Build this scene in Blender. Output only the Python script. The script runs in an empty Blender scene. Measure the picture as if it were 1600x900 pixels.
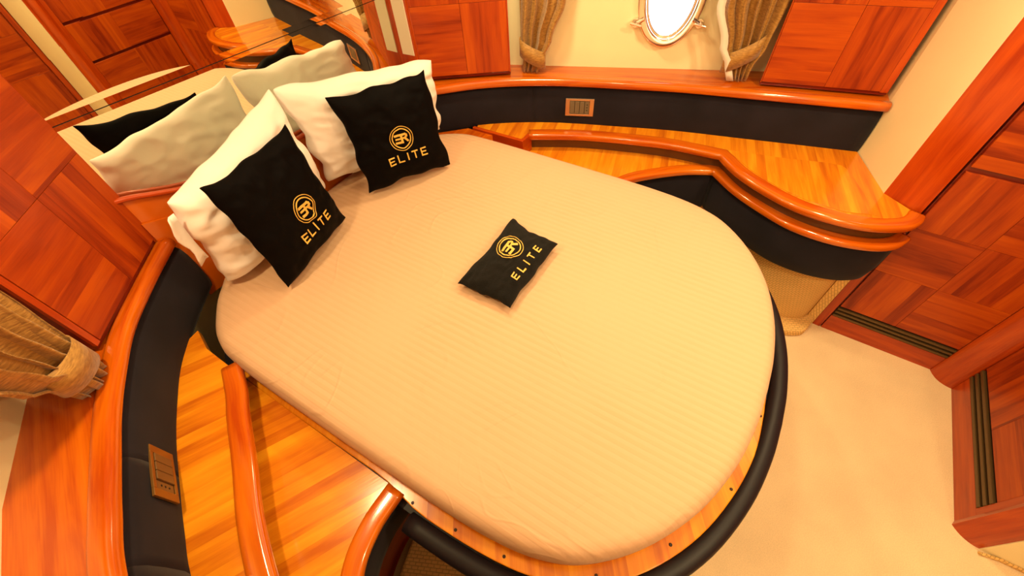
import bpy, bmesh, math, random
from mathutils import Vector, Matrix, noise
random.seed(4)
sc = bpy.context.scene
COL = sc.collection

# ---------------------------------------------------------------- camera
cd = bpy.data.cameras.new('camera'); cam = bpy.data.objects.new('camera', cd); COL.objects.link(cam)
cd.sensor_fit = 'HORIZONTAL'; cd.sensor_width = 36.0; cd.lens = 36.0*650.9/1600.0; cd.clip_start = 0.02
cx = Vector((0.51601368, -0.85507614, -0.05074139)).normalized()
cz = Vector((-0.52066934, -0.36014383, 0.77408001)); cz = (cz - cx*cz.dot(cx)).normalized()
cy = cz.cross(cx)
cam.matrix_world = Matrix(((cx.x, cy.x, cz.x, -0.8279), (cx.y, cy.y, cz.y, 0.0), (cx.z, cy.z, cz.z, 2.0), (0, 0, 0, 1)))
sc.camera = cam
# ---------------------------------------------------------------- world, exposure
w = bpy.data.worlds.new('daylight'); sc.world = w; w.use_nodes = True
w.node_tree.nodes['Background'].inputs[0].default_value = (0.86, 0.94, 1.0, 1)
w.node_tree.nodes['Background'].inputs[1].default_value = 4.5
sc.view_settings.view_transform = 'Standard'; sc.view_settings.look = 'None'
sc.view_settings.gamma = 1.0; sc.view_settings.exposure = -0.25; sc.view_settings.use_curve_mapping = False
CEIL = 2.16
LAMP_COL = (1.0, 0.75, 0.37)
LAMPS = [(-0.78, 1.06, 11.5, .06), (0.70, 0.95, 11, .06), (0.10, 0.30, 7, .06), (0.72, -0.48, 15, .06), (-0.35, -0.85, 16, .06), (-0.95, -1.45, 8, .06)]
for i, (x, y, p, r) in enumerate(LAMPS):
    l = bpy.data.lights.new('ceiling_lamp_light', 'AREA'); l.shape = 'DISK'; l.size = r*2; l.energy = p; l.color = LAMP_COL
    l.spread = math.radians(165)
    o = bpy.data.objects.new('ceiling_lamp_light', l); o.location = (x, y, CEIL-0.013); COL.objects.link(o)
# added soft fill below the headliner, no fitting there: one large source
l = bpy.data.lights.new('ceiling_fill_light', 'AREA'); l.shape = 'RECTANGLE'; l.size = 1.5; l.size_y = 2.0; l.energy = 9; l.color = (1.0, 0.77, 0.40)
o = bpy.data.objects.new('ceiling_fill_light', l); o.location = (0.0, 0.1, CEIL-0.006); COL.objects.link(o)

# ---------------------------------------------------------------- materials
def newmat(name):
    m = bpy.data.materials.new(name); m.use_nodes = True
    nt = m.node_tree; return m, nt, nt.nodes['Principled BSDF']
def N(nt, t, **kw):
    n = nt.nodes.new(t)
    for k, v in kw.items(): setattr(n, k, v)
    return n
def L(nt, a, b): nt.links.new(a, b)
def plain(name, col, rough=.6, metal=0, bump=None, coat=0, sheen=0, spec=.5, var=0):
    m, nt, b = newmat(name)
    b.inputs['Base Color'].default_value = (*col, 1); b.inputs['Roughness'].default_value = rough
    b.inputs['Metallic'].default_value = metal; b.inputs['Coat Weight'].default_value = coat
    b.inputs['Sheen Weight'].default_value = sheen; b.inputs['Specular IOR Level'].default_value = spec
    tc = N(nt, 'ShaderNodeTexCoord')
    if var:
        n = N(nt, 'ShaderNodeTexNoise'); n.inputs['Scale'].default_value = 6; n.inputs['Detail'].default_value = 6
        L(nt, tc.outputs['Object'], n.inputs['Vector'])
        r = N(nt, 'ShaderNodeMapRange'); r.inputs[1].default_value = .3; r.inputs[2].default_value = .7
        r.inputs[3].default_value = 1-var; r.inputs[4].default_value = 1+var; L(nt, n.outputs[0], r.inputs[0])
        h = N(nt, 'ShaderNodeHueSaturation'); h.inputs['Color'].default_value = (*col, 1); L(nt, r.outputs[0], h.inputs['Value'])
        L(nt, h.outputs[0], b.inputs['Base Color'])
    if bump:
        sc_, st, dist = bump
        n = N(nt, 'ShaderNodeTexNoise'); n.inputs['Scale'].default_value = sc_; n.inputs['Detail'].default_value = 4
        L(nt, tc.outputs['Object'], n.inputs['Vector'])
        bp = N(nt, 'ShaderNodeBump'); bp.inputs['Strength'].default_value = st; bp.inputs['Distance'].default_value = dist
        L(nt, n.outputs[0], bp.inputs['Height']); L(nt, bp.outputs[0], b.inputs['Normal'])
    return m
def wood(name, dark, mid, light, plank=.05, rough=.28, tone=.5, coat=.35):
    """grain runs along U; UVs are in metres"""
    m, nt, b = newmat(name)
    uv = N(nt, 'ShaderNodeUVMap'); oi = N(nt, 'ShaderNodeObjectInfo')
    sx = N(nt, 'ShaderNodeSeparateXYZ'); L(nt, uv.outputs[0], sx.inputs[0])
    off = N(nt, 'ShaderNodeMath', operation='MULTIPLY'); off.inputs[1].default_value = 37.0; L(nt, oi.outputs['Random'], off.inputs[0])
    pv = N(nt, 'ShaderNodeMath', operation='DIVIDE'); pv.inputs[1].default_value = plank; L(nt, sx.outputs['Y'], pv.inputs[0])
    fl = N(nt, 'ShaderNodeMath', operation='FLOOR'); L(nt, pv.outputs[0], fl.inputs[0])
    ad = N(nt, 'ShaderNodeMath', operation='ADD'); L(nt, fl.outputs[0], ad.inputs[0]); L(nt, off.outputs[0], ad.inputs[1])
    wn = N(nt, 'ShaderNodeTexWhiteNoise', noise_dimensions='1D'); L(nt, ad.outputs[0], wn.inputs['W'])
    def grain(su, sv, det, dist=0.0):
        mx = N(nt, 'ShaderNodeMath', operation='MULTIPLY'); mx.inputs[1].default_value = su; L(nt, sx.outputs['X'], mx.inputs[0])
        my = N(nt, 'ShaderNodeMath', operation='MULTIPLY'); my.inputs[1].default_value = sv; L(nt, sx.outputs['Y'], my.inputs[0])
        c = N(nt, 'ShaderNodeCombineXYZ'); L(nt, mx.outputs[0], c.inputs[0]); L(nt, my.outputs[0], c.inputs[1]); L(nt, ad.outputs[0], c.inputs[2])
        n = N(nt, 'ShaderNodeTexNoise'); n.inputs['Scale'].default_value = 1; n.inputs['Detail'].default_value = det
        n.inputs['Distortion'].default_value = dist; L(nt, c.outputs[0], n.inputs['Vector']); return n.outputs[0]
    g1 = grain(3.0, 26, 4, .6); g2 = grain(9, 260, 3)
    a = N(nt, 'ShaderNodeMath', operation='MULTIPLY'); a.inputs[1].default_value = 1.15; L(nt, g1, a.inputs[0])
    c = N(nt, 'ShaderNodeMath', operation='MULTIPLY_ADD'); c.inputs[1].default_value = .3; L(nt, g2, c.inputs[0]); L(nt, a.outputs[0], c.inputs[2])
    e = N(nt, 'ShaderNodeMath', operation='MULTIPLY_ADD'); e.inputs[1].default_value = tone; L(nt, wn.outputs['Value'], e.inputs[0]); L(nt, c.outputs[0], e.inputs[2])
    r = N(nt, 'ShaderNodeMapRange'); r.inputs[1].default_value = .5; r.inputs[2].default_value = 1.0+tone; L(nt, e.outputs[0], r.inputs[0])
    cr = N(nt, 'ShaderNodeValToRGB'); el = cr.color_ramp.elements
    el[0].position = 0.08; el[0].color = (*dark, 1); el[1].position = .9; el[1].color = (*light, 1)
    x = el.new(.45); x.color = (*mid, 1)
    L(nt, r.outputs[0], cr.inputs[0]); L(nt, cr.outputs[0], b.inputs['Base Color'])
    b.inputs['Roughness'].default_value = rough; b.inputs['Coat Weight'].default_value = coat; b.inputs['Coat Roughness'].default_value = .12; b.inputs['Specular IOR Level'].default_value = .35
    bp = N(nt, 'ShaderNodeBump'); bp.inputs['Strength'].default_value = .08; bp.inputs['Distance'].default_value = .002
    L(nt, g2, bp.inputs['Height']); L(nt, bp.outputs[0], b.inputs['Normal'])
    return m
M = {}
M['cherry'] = wood('cherry_veneer', (.20, .015, .001), (.38, .046, .002), (.54, .09, .002), plank=.045, tone=.42, coat=.08, rough=.38)
M['cherry_plain'] = wood('cherry_solid', (.32, .026, .001), (.43, .048, .002), (.54, .075, .003), plank=.5, tone=.1)
M['mahogany'] = wood('dark_mahogany', (.10, .006, .003), (.16, .010, .004), (.22, .02, .005), plank=.5, tone=.1)
M['cherry_lit'] = wood('cherry_veneer_lit', (.52, .12, .005), (.72, .225, .007), (.88, .36, .014), plank=.038, tone=.4, rough=.22, coat=.5)  # cherry again, the stronger light on level surfaces put into its colour
M['rail'] = wood('varnished_rail', (.44, .06, .002), (.58, .115, .003), (.70, .17, .005), plank=.5, tone=.1, rough=.15, coat=.8)
M['cream'] = plain('cream_lining', (.94, .86, .56), .55, bump=(300, .05, .001), var=.02)
M['ceil'] = plain('cream_headliner', (.86, .80, .66), .8)
M['black'] = plain('charcoal_suede', (.013, .011, .0185), .85, bump=(500, .15, .001), sheen=.05, spec=.2, var=.25)
M['roll'] = plain('black_leatherette', (.009, .0075, .012), .5, bump=(600, .12, .001), spec=.3)
M['brown'] = plain('brown_leather', (.13, .05, .012), .35)
M['pillow'] = plain('white_cotton', (.93, .88, .88), .9, bump=(9, .35, .01), sheen=.15)
M['velvet'] = plain('black_satin', (.0012, .0006, .0009), .7, bump=(14, .3, .006), spec=.08)
M['terry'] = plain('black_terry', (.005, .004, .003), .95, bump=(450, 1, .006), sheen=.06, spec=.12)
M['gold'] = plain('gold_embroidery', (.80, .50, .10), .5, bump=(900, .3, .001))
M['brass'] = plain('dull_brass', (.28, .14, .035), .32, metal=.6)
M['brass_key'] = plain('brown_plastic', (.16, .085, .03), .4)
M['steel'] = plain('brushed_steel', (.85, .74, .60), .35, metal=1)
M['key'] = plain('grey_plastic', (.17, .13, .08), .45)
M['hole'] = plain('dark_opening', (.004, .003, .002), .8)
M['slat'] = plain('bronze_slat', (.12, .07, .025), .4, metal=.4)
M['chrome'] = plain('chrome_ring', (.88, .84, .80), .12, metal=1)
M['frost'] = plain('frosted_panel', (.75, .66, .52), .5)
M['lining'] = plain('white_lining', (.80, .78, .72), .85)
M['screw'] = plain('screw_head', (.03, .015, .008), .5, metal=.5)
m, nt, b = newmat('mirror_glass'); M['mirror'] = m
b.inputs['Base Color'].default_value = (.84, .88, .78, 1); b.inputs['Metallic'].default_value = 1; b.inputs['Roughness'].default_value = 0.0
m, nt, b = newmat('port_glass'); M['glass'] = m
b.inputs['Base Color'].default_value = (.97, .99, 1, 1); b.inputs['Transmission Weight'].default_value = 1; b.inputs['Roughness'].default_value = 0; b.inputs['IOR'].default_value = 1.05
m, nt, b = newmat('lamp_lens'); M['lens'] = m
b.inputs['Emission Color'].default_value = (1, .8, .5, 1); b.inputs['Emission Strength'].default_value = 4
# carpet
def carpet(name, col, scale, ribs=0):
    m, nt, b = newmat(name)
    tc = N(nt, 'ShaderNodeTexCoord'); b.inputs['Roughness'].default_value = .95; b.inputs['Specular IOR Level'].default_value = .15
    n = N(nt, 'ShaderNodeTexNoise'); n.inputs['Scale'].default_value = scale; n.inputs['Detail'].default_value = 3; L(nt, tc.outputs['Object'], n.inputs['Vector'])
    n2 = N(nt, 'ShaderNodeTexNoise'); n2.inputs['Scale'].default_value = 3.5; n2.inputs['Detail'].default_value = 5; L(nt, tc.outputs['Object'], n2.inputs['Vector'])
    hsum = n.outputs[0]
    if ribs:
        wv = N(nt, 'ShaderNodeTexBrick'); wv.inputs['Scale'].default_value = ribs; wv.inputs['Mortar Size'].default_value = .05; wv.inputs['Mortar Smooth'].default_value = 1
        wv.inputs['Color1'].default_value = (1, 1, 1, 1); wv.inputs['Color2'].default_value = (.9, .9, .9, 1); wv.inputs['Mortar'].default_value = (0, 0, 0, 1)
        mp = N(nt, 'ShaderNodeMapping'); mp.inputs['Rotation'].default_value = (0, 0, math.radians(65)); L(nt, tc.outputs['UV'], mp.inputs[0]); L(nt, mp.outputs[0], wv.inputs['Vector'])
        mm = N(nt, 'ShaderNodeMath', operation='MULTIPLY_ADD'); mm.inputs[1].default_value = .4; L(nt, n.outputs[0], mm.inputs[0]); L(nt, wv.outputs[0], mm.inputs[2]); hsum = mm.outputs[0]
    mr = N(nt, 'ShaderNodeMapRange'); mr.inputs[1].default_value = .25 if not ribs else 0; mr.inputs[2].default_value = .75 if not ribs else 1.3; mr.inputs[3].default_value = .86 if not ribs else .6; mr.inputs[4].default_value = 1.08; L(nt, hsum, mr.inputs[0])
    m2 = N(nt, 'ShaderNodeMapRange'); m2.inputs[1].default_value = .35; m2.inputs[2].default_value = .65; m2.inputs[3].default_value = .93; m2.inputs[4].default_value = 1.05; L(nt, n2.outputs[0], m2.inputs[0])
    mu = N(nt, 'ShaderNodeMath', operation='MULTIPLY'); L(nt, mr.outputs[0], mu.inputs[0]); L(nt, m2.outputs[0], mu.inputs[1])
    h = N(nt, 'ShaderNodeHueSaturation'); h.inputs['Color'].default_value = (*col, 1); L(nt, mu.outputs[0], h.inputs['Value']); L(nt, h.outputs[0], b.inputs['Base Color'])
    bp = N(nt, 'ShaderNodeBump'); bp.inputs['Strength'].default_value = .5; bp.inputs['Distance'].default_value = .004; L(nt, hsum, bp.inputs['Height']); L(nt, bp.outputs[0], b.inputs['Normal'])
    return m
M['carpet'] = carpet('beige_carpet', (.87, .68, .44), 260)
M['carpet_rib'] = carpet('ribbed_carpet', (.82, .52, .19), 300, ribs=20)
# sheet: woven satin stripes running head to foot
def sheet_mat():
    m, nt, b = newmat('striped_sheet'); b.inputs['Roughness'].default_value = .8; b.inputs['Sheen Weight'].default_value = .1
    tc = N(nt, 'ShaderNodeTexCoord'); sx = N(nt, 'ShaderNodeSeparateXYZ'); L(nt, tc.outputs['Object'], sx.inputs[0])
    k = N(nt, 'ShaderNodeMath', operation='MULTIPLY'); k.inputs[1].default_value = 2*math.pi/.024; L(nt, sx.outputs['X'], k.inputs[0])
    s = N(nt, 'ShaderNodeMath', operation='SINE'); L(nt, k.outputs[0], s.inputs[0])
    mr = N(nt, 'ShaderNodeMapRange'); mr.interpolation_type = 'SMOOTHSTEP'; mr.inputs[1].default_value = -.5; mr.inputs[2].default_value = .5; mr.inputs[3].default_value = 0; mr.inputs[4].default_value = 1; L(nt, s.outputs[0], mr.inputs[0])
    n = N(nt, 'ShaderNodeTexNoise'); n.inputs['Scale'].default_value = 2.2; n.inputs['Detail'].default_value = 2; L(nt, tc.outputs['Object'], n.inputs['Vector'])
    amp = N(nt, 'ShaderNodeMapRange'); amp.inputs[1].default_value = .35; amp.inputs[2].default_value = .65; amp.inputs[3].default_value = .2; amp.inputs[4].default_value = 1.0; L(nt, n.outputs[0], amp.inputs[0])
    mul = N(nt, 'ShaderNodeMath', operation='MULTIPLY'); L(nt, mr.outputs[0], mul.inputs[0]); L(nt, amp.outputs[0], mul.inputs[1])
    mx = N(nt, 'ShaderNodeMix', data_type='RGBA'); mx.inputs['A'].default_value = (.64, .412, .262, 1); mx.inputs['B'].default_value = (.612, .385, .232, 1); L(nt, mul.outputs[0], mx.inputs['Factor'])
    L(nt, mx.outputs['Result'], b.inputs['Base Color'])
    n3 = N(nt, 'ShaderNodeTexNoise'); n3.inputs['Scale'].default_value = 5; n3.inputs['Detail'].default_value = 4; n3.inputs['Distortion'].default_value = .8; L(nt, tc.outputs['Object'], n3.inputs['Vector'])
    n4 = N(nt, 'ShaderNodeTexNoise'); n4.inputs['Scale'].default_value = 2.3; n4.inputs['Detail'].default_value = 1; n4.inputs['Distortion'].default_value = 1.2; L(nt, tc.outputs['Object'], n4.inputs['Vector'])
    ab = N(nt, 'ShaderNodeMath', operation='SUBTRACT'); ab.inputs[1].default_value = .5; L(nt, n4.outputs[0], ab.inputs[0])
    ab2 = N(nt, 'ShaderNodeMath', operation='ABSOLUTE'); L(nt, ab.outputs[0], ab2.inputs[0])
    cre = N(nt, 'ShaderNodeMapRange'); cre.interpolation_type = 'SMOOTHSTEP'; cre.inputs[1].default_value = 0; cre.inputs[2].default_value = .02; cre.inputs[3].default_value = 2.2; cre.inputs[4].default_value = 0; L(nt, ab2.outputs[0], cre.inputs[0])
    cm = N(nt, 'ShaderNodeMath', operation='MULTIPLY'); L(nt, cre.outputs[0], cm.inputs[0]); L(nt, amp.outputs[0], cm.inputs[1])
    cadd = N(nt, 'ShaderNodeMath', operation='ADD'); L(nt, cm.outputs[0], cadd.inputs[0]); L(nt, mul.outputs[0], cadd.inputs[1])
    ma = N(nt, 'ShaderNodeMath', operation='MULTIPLY_ADD'); ma.inputs[1].default_value = 10; L(nt, n3.outputs[0], ma.inputs[0]); L(nt, cadd.outputs[0], ma.inputs[2])
    bp = N(nt, 'ShaderNodeBump'); bp.inputs['Strength'].default_value = .35; bp.inputs['Distance'].default_value = .002; L(nt, ma.outputs[0], bp.inputs['Height']); L(nt, bp.outputs[0], b.inputs['Normal'])
    return m
M['sheet'] = sheet_mat()
def curtain_mat():
    m, nt, b = newmat('gold_curtain'); b.inputs['Roughness'].default_value = .55; b.inputs['Sheen Weight'].default_value = .3
    tc = N(nt, 'ShaderNodeTexCoord')
    mp = N(nt, 'ShaderNodeMapping'); mp.inputs['Scale'].default_value = (60, 60, 220); L(nt, tc.outputs['Object'], mp.inputs[0])
    n = N(nt, 'ShaderNodeTexNoise'); n.inputs['Scale'].default_value = 1; n.inputs['Detail'].default_value = 3; L(nt, mp.outputs[0], n.inputs['Vector'])
    cr = N(nt, 'ShaderNodeValToRGB'); cr.color_ramp.elements[0].position = .3; cr.color_ramp.elements[0].color = (.26, .12, .018, 1); cr.color_ramp.elements[1].position = .7; cr.color_ramp.elements[1].color = (.50, .27, .06, 1)
    L(nt, n.outputs[0], cr.inputs[0]); L(nt, cr.outputs[0], b.inputs['Base Color'])
    bp = N(nt, 'ShaderNodeBump'); bp.inputs['Strength'].default_value = .6; bp.inputs['Distance'].default_value = .002; L(nt, n.outputs[0], bp.inputs['Height']); L(nt, bp.outputs[0], b.inputs['Normal'])
    return m
M['curtain'] = curtain_mat()

# ---------------------------------------------------------------- helpers
def tag(o, label=None, cat=None, group=None, kind=None):
    if label: o['label'] = label
    if cat: o['category'] = cat
    if group: o['group'] = group
    if kind: o['kind'] = kind
    return o
def empty(name, loc, label, cat, group=None):
    o = bpy.data.objects.new(name, None); o.location = loc; o.empty_display_size = .05; COL.objects.link(o)
    return tag(o, label, cat, group)
def mesh(name, V, F, mat, parent=None, UV=None, smooth=False, bevel=0, sub=0, fix=True):
    me = bpy.data.meshes.new(name); me.from_pydata([tuple(v) for v in V], [], F)
    if UV:
        uvl = me.uv_layers.new(name='UVMap'); i = 0
        for f in UV:
            for c in f: uvl.data[i].uv = c; i += 1
    me.materials.append(mat)
    if fix:
        bm = bmesh.new(); bm.from_mesh(me); bmesh.ops.recalc_face_normals(bm, faces=bm.faces); bm.to_mesh(me); bm.free()
    if smooth: me.polygons.foreach_set('use_smooth', [True]*len(me.polygons))
    o = bpy.data.objects.new(name, me); COL.objects.link(o)
    if parent:
        o.parent = parent; o.matrix_parent_inverse = Matrix.Translation(parent.location).inverted()
    if bevel:
        b = o.modifiers.new('bevel', 'BEVEL'); b.width = bevel; b.segments = 2; b.limit_method = 'ANGLE'; b.angle_limit = math.radians(40)
    if sub:
        s = o.modifiers.new('sub', 'SUBSURF'); s.levels = sub; s.render_levels = sub
    return o
def v2(p): return Vector((p[0], p[1]))
def crom(P, n=8):
    P = [v2(p) for p in P]; out = []
    Q = [P[0]*2-P[1]] + P + [P[-1]*2-P[-2]]
    for i in range(1, len(Q)-2):
        for k in range(n):
            t = k/n; a, b, c, d = Q[i-1], Q[i], Q[i+1], Q[i+2]
            out.append(.5*((2*b)+(-a+c)*t+(2*a-5*b+4*c-d)*t*t+(-a+3*b-3*c+d)*t**3))
    out.append(P[-1]); return out
def slab(name, pts, z0, z1, mat, ang=0.0, parent=None, bevel=0):
    n = len(pts); V = [(p[0], p[1], z0) for p in pts]+[(p[0], p[1], z1) for p in pts]
    ca, sa = math.cos(ang), math.sin(ang)
    rot = lambda p: (p[0]*ca+p[1]*sa, -p[0]*sa+p[1]*ca)
    F = [list(range(n))[::-1], list(range(n, 2*n))]; U = [[rot(pts[i]) for i in F[0]], [rot(pts[i-n]) for i in F[1]]]
    s = 0
    for i in range(n):
        j = (i+1) % n; d = (v2(pts[j])-v2(pts[i])).length
        F.append([i, j, n+j, n+i]); U.append([(s, z0), (s+d, z0), (s+d, z1), (s, z1)]); s += d
    return mesh(name, V, F, mat, parent, U, bevel=bevel)
def normals(path):
    P = [v2(p) for p in path]; out = []
    for i in range(len(P)):
        a = P[max(i-1, 0)]; b = P[min(i+1, len(P)-1)]
        t = (b-a).normalized(); nn = Vector((-t.y, t.x))
        k = 1.0
        if 0 < i < len(P)-1:
            t1 = (P[i]-P[i-1]).normalized(); k = 1/max(.5, abs(t1.dot(t)))
        out.append(nn*k)
    return P, out
def sweep(name, path, prof, mat, parent=None, smooth=True, caps=True, bevel=0, closed=False):
    """prof: closed polygon of (offset along the left normal, z)"""
    P, Nn = normals(path)
    if closed:
        n_ = len(P); Nn = []
        for i in range(n_):
            t = (P[(i+1) % n_]-P[i-1]).normalized(); Nn.append(Vector((-t.y, t.x)))
    m_ = len(prof); V = []; F = []; U = []
    per = [0]
    for k in range(m_): per.append(per[-1]+(Vector(prof[(k+1) % m_])-Vector(prof[k])).length)
    s = 0; S = []
    for i, p in enumerate(P):
        if i: s += (p-P[i-1]).length
        S.append(s)
        for (a, z) in prof: V.append((p.x+Nn[i].x*a, p.y+Nn[i].y*a, z))
    R = len(P) if closed else len(P)-1
    for i in range(R):
        j = (i+1) % len(P); sj = S[j] if j else s+(P[0]-P[-1]).length
        for k in range(m_):
            l = (k+1) % m_
            F.append([i*m_+k, i*m_+l, j*m_+l, j*m_+k]); U.append([(S[i], per[k]), (S[i], per[k+1]), (sj, per[k+1]), (sj, per[k])])
    if caps and not closed:
        F.append(list(range(m_))[::-1]); U.append([prof[k] for k in range(m_)][::-1])
        b = (len(P)-1)*m_; F.append([b+k for k in range(m_)]); U.append([prof[k] for k in range(m_)])
    o = mesh(name, V, F, mat, parent, U, smooth=smooth, bevel=bevel)
    if smooth:
        try:
            o.data.polygons  # keep end caps flat
            for p in o.data.polygons:
                if len(p.vertices) > 4: p.use_smooth = False
        except Exception: pass
    return o
def rounded(a0, a1, z0, z1, r, seg=4):
    out = []
    for (cx_, cz_, s) in ((a1-r, z0+r, -90), (a1-r, z1-r, 0), (a0+r, z1-r, 90), (a0+r, z0+r, 180)):
        for k in range(seg+1):
            t = math.radians(s+90*k/seg); out.append((cx_+r*math.cos(t), cz_+r*math.sin(t)))
    return out
def wallbox(name, p0, p1, z0, z1, d0, d1, mat, parent=None, vertical=False, bevel=0, sm=0, em=0):
    """box on the vertical plane p0->p1; d = offset along left normal; grain along U"""
    p0, p1 = v2(p0), v2(p1); t = (p1-p0).normalized(); nn = Vector((-t.y, t.x)); Ln = (p1-p0).length
    p0 = p0+t*sm; p1 = p1-t*em; Ln = (p1-p0).length
    C = [(p0, d0), (p1, d0), (p1, d1), (p0, d1)]; V = []; X = []
    for z in (z0, z1):
        for (p, d) in C: q = p+nn*d; V.append((q.x, q.y, z))
    F = [[0, 3, 2, 1], [4, 5, 6, 7], [0, 1, 5, 4], [1, 2, 6, 5], [2, 3, 7, 6], [3, 0, 4, 7]]
    loc = [(0, z0), (Ln, z0), (Ln, z0), (0, z0), (0, z1), (Ln, z1), (Ln, z1), (0, z1)]
    dd = [d0, d0, d1, d1]*2; U = []
    for f in F:
        u = []
        for i in f:
            a, b_ = loc[i][0]+dd[i], loc[i][1]+dd[i]*.7
            u.append((b_, a) if vertical else (a, b_))
        U.append(u)
    return mesh(name, V, F, mat, parent, U, bevel=bevel)
def along(p0, p1, s):
    p0, p1 = v2(p0), v2(p1); return p0+(p1-p0).normalized()*s
def parquet(parent, p0, p1, cols, rows, first, d0, d1, mat=None, name='veneer_block', fn=None):
    """checkerboard of veneer blocks; cols: distances along p0->p1, rows: heights"""
    for r in range(len(rows)-1):
        for c in range(len(cols)-1):
            v = ((r+c+first) % 2 == 0) if fn is None else fn(r, c)
            g = .0006
            wallbox(name, along(p0, p1, cols[c]+g), along(p0, p1, cols[c+1]-g), rows[r]+g, rows[r+1]-g, d0, d1, mat or M['cherry'], parent, vertical=v, bevel=.0006)

# ---------------------------------------------------------------- plan lines (metres; +Y to the headboard, +X to the porthole side)
UPH_R = [(.60, 1.63), (.745, 1.474), (.884, 1.323), (.985, 1.175), (1.070, 1.01), (1.134, .85), (1.19, .68), (1.288, .375), (1.370, .03), (1.425, -.20), (1.482, -.445)]
UPH_L = [(-.571, 1.622), (-.71, 1.507), (-.85, 1.375), (-.952, 1.235), (-1.02, 1.125), (-1.08, 1.01), (-1.14, .89), (-1.20, .75), (-1.30, .40), (-1.38, .03), (-1.435, -.2), (-1.49, -.445)]
HULL_R = [(.86, 1.95), (1.19, 1.08), (1.62, -.05), (1.80, -.53)]
HULL_L = [(-.86, 1.81), (-1.123, 1.354), (-1.263, 1.112), (-1.60, .20), (-1.80, -.53)]
uR = crom(UPH_R, 6); uL = crom(UPH_L, 6)
MY = 1.65

# ================================================================ SETTING
fl = slab('floor', [(-1.9, -2.0), (1.9, -2.0), (1.9, 2.0), (-1.9, 2.0)], -.06, 0, M['carpet']); tag(fl, 'plain beige carpet around the foot of the bed', 'floor', kind='structure')
ce = slab('ceiling', [(-1.9, -2.0), (1.9, -2.0), (1.9, 2.0), (-1.9, 2.0)], CEIL, CEIL+.05, M['ceil']); tag(ce, 'cream headliner above the cabin', 'ceiling', kind='structure')
# hull wall, porthole side, with an oval opening
def hull_wall(name, line, side, hole=None):
    V = []; F = []
    for a, b_ in zip(line[:-1], line[1:]):
        a, b_ = v2(a), v2(b_); t = (b_-a).normalized(); Ln = (b_-a).length
        P = lambda s, z, d=0: (a.x+t.x*s - t.y*d*side, a.y+t.y*s + t.x*d*side, z)
        if hole and hole[0] == (a.x, a.y) or (hole and abs(hole[0][0]-a.x) < 1e-5):
            _, sc_, zc, ra, rb = hole; K = 64; i0 = len(V)
            s0, s1, z0, z1 = sc_-ra-.1, sc_+ra+.1, zc-rb-.1, zc+rb+.1
            for d in range(K):
                th = 2*math.pi*d/K; c, s = math.cos(th), math.sin(th)
                V.append(P(sc_+ra*c, zc+rb*s))
            for d in range(K):
                th = 2*math.pi*d/K; c, s = math.cos(th), math.sin(th)
                kx = 1/max(abs(c), abs(s)); V.append(P(sc_+(ra+.1)*c*kx, zc+(rb+.1)*s*kx))
            for d in range(K):
                th = 2*math.pi*d/K; c, s = math.cos(th), math.sin(th)
                V.append(P(sc_+ra*c, zc+rb*s, -.05))
            for d in range(K):
                e = (d+1) % K
                F.append([i0+d, i0+e, i0+K+e, i0+K+d]); F.append([i0+d, i0+e, i0+2*K+e, i0+2*K+d])
            def rect(sa, sb, za, zb):
                i = len(V); V.extend([P(sa, za), P(sb, za), P(sb, zb), P(sa, zb)]); F.append([i, i+1, i+2, i+3])
            rect(0, s0, 0, CEIL); rect(s1, Ln, 0, CEIL); rect(s0, s1, 0, z0); rect(s0, s1, z1, CEIL)
        else:
            i = len(V); V.extend([P(0, 0), P(Ln, 0), P(Ln, CEIL), P(0, CEIL)]); F.append([i, i+1, i+2, i+3])
    return mesh(name, V, F, M['cream'], fix=False)
hole = ((1.19, 1.08), .575, 1.36, .118, .19)
o = hull_wall('wall_right', HULL_R, 1, hole); tag(o, 'cream hull wall with the round porthole', 'wall', kind='structure')
o = hull_wall('wall_left', HULL_L, -1); tag(o, 'cream hull wall behind the gathered curtain', 'wall', kind='structure')
o = wallbox('wall_front', (-1.0, 1.72), (1.0, 1.72), 0, CEIL, 0, .05, M['cream']); tag(o, 'bulkhead behind the mirror', 'wall', kind='structure')
# cream end wall on the right, between the dark side panel and the wooden jamb
o = slab('wall_right_end', [(1.486, -.446), (1.188, -.565), (1.25, -.72), (1.85, -.55), (1.80, -.40)], .70, CEIL, M['cream']); tag(o, 'cream wall strip between side panel and wooden door jamb', 'wall', kind='structure')
o = slab('wall_left_end', [(-1.486, -.446), (-1.15, -.58), (-1.25, -.72), (-1.9, -.55), (-1.80, -.40)], 0, CEIL, M['cream']); tag(o, 'cream wall strip on the far left', 'wall', kind='structure')
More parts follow.
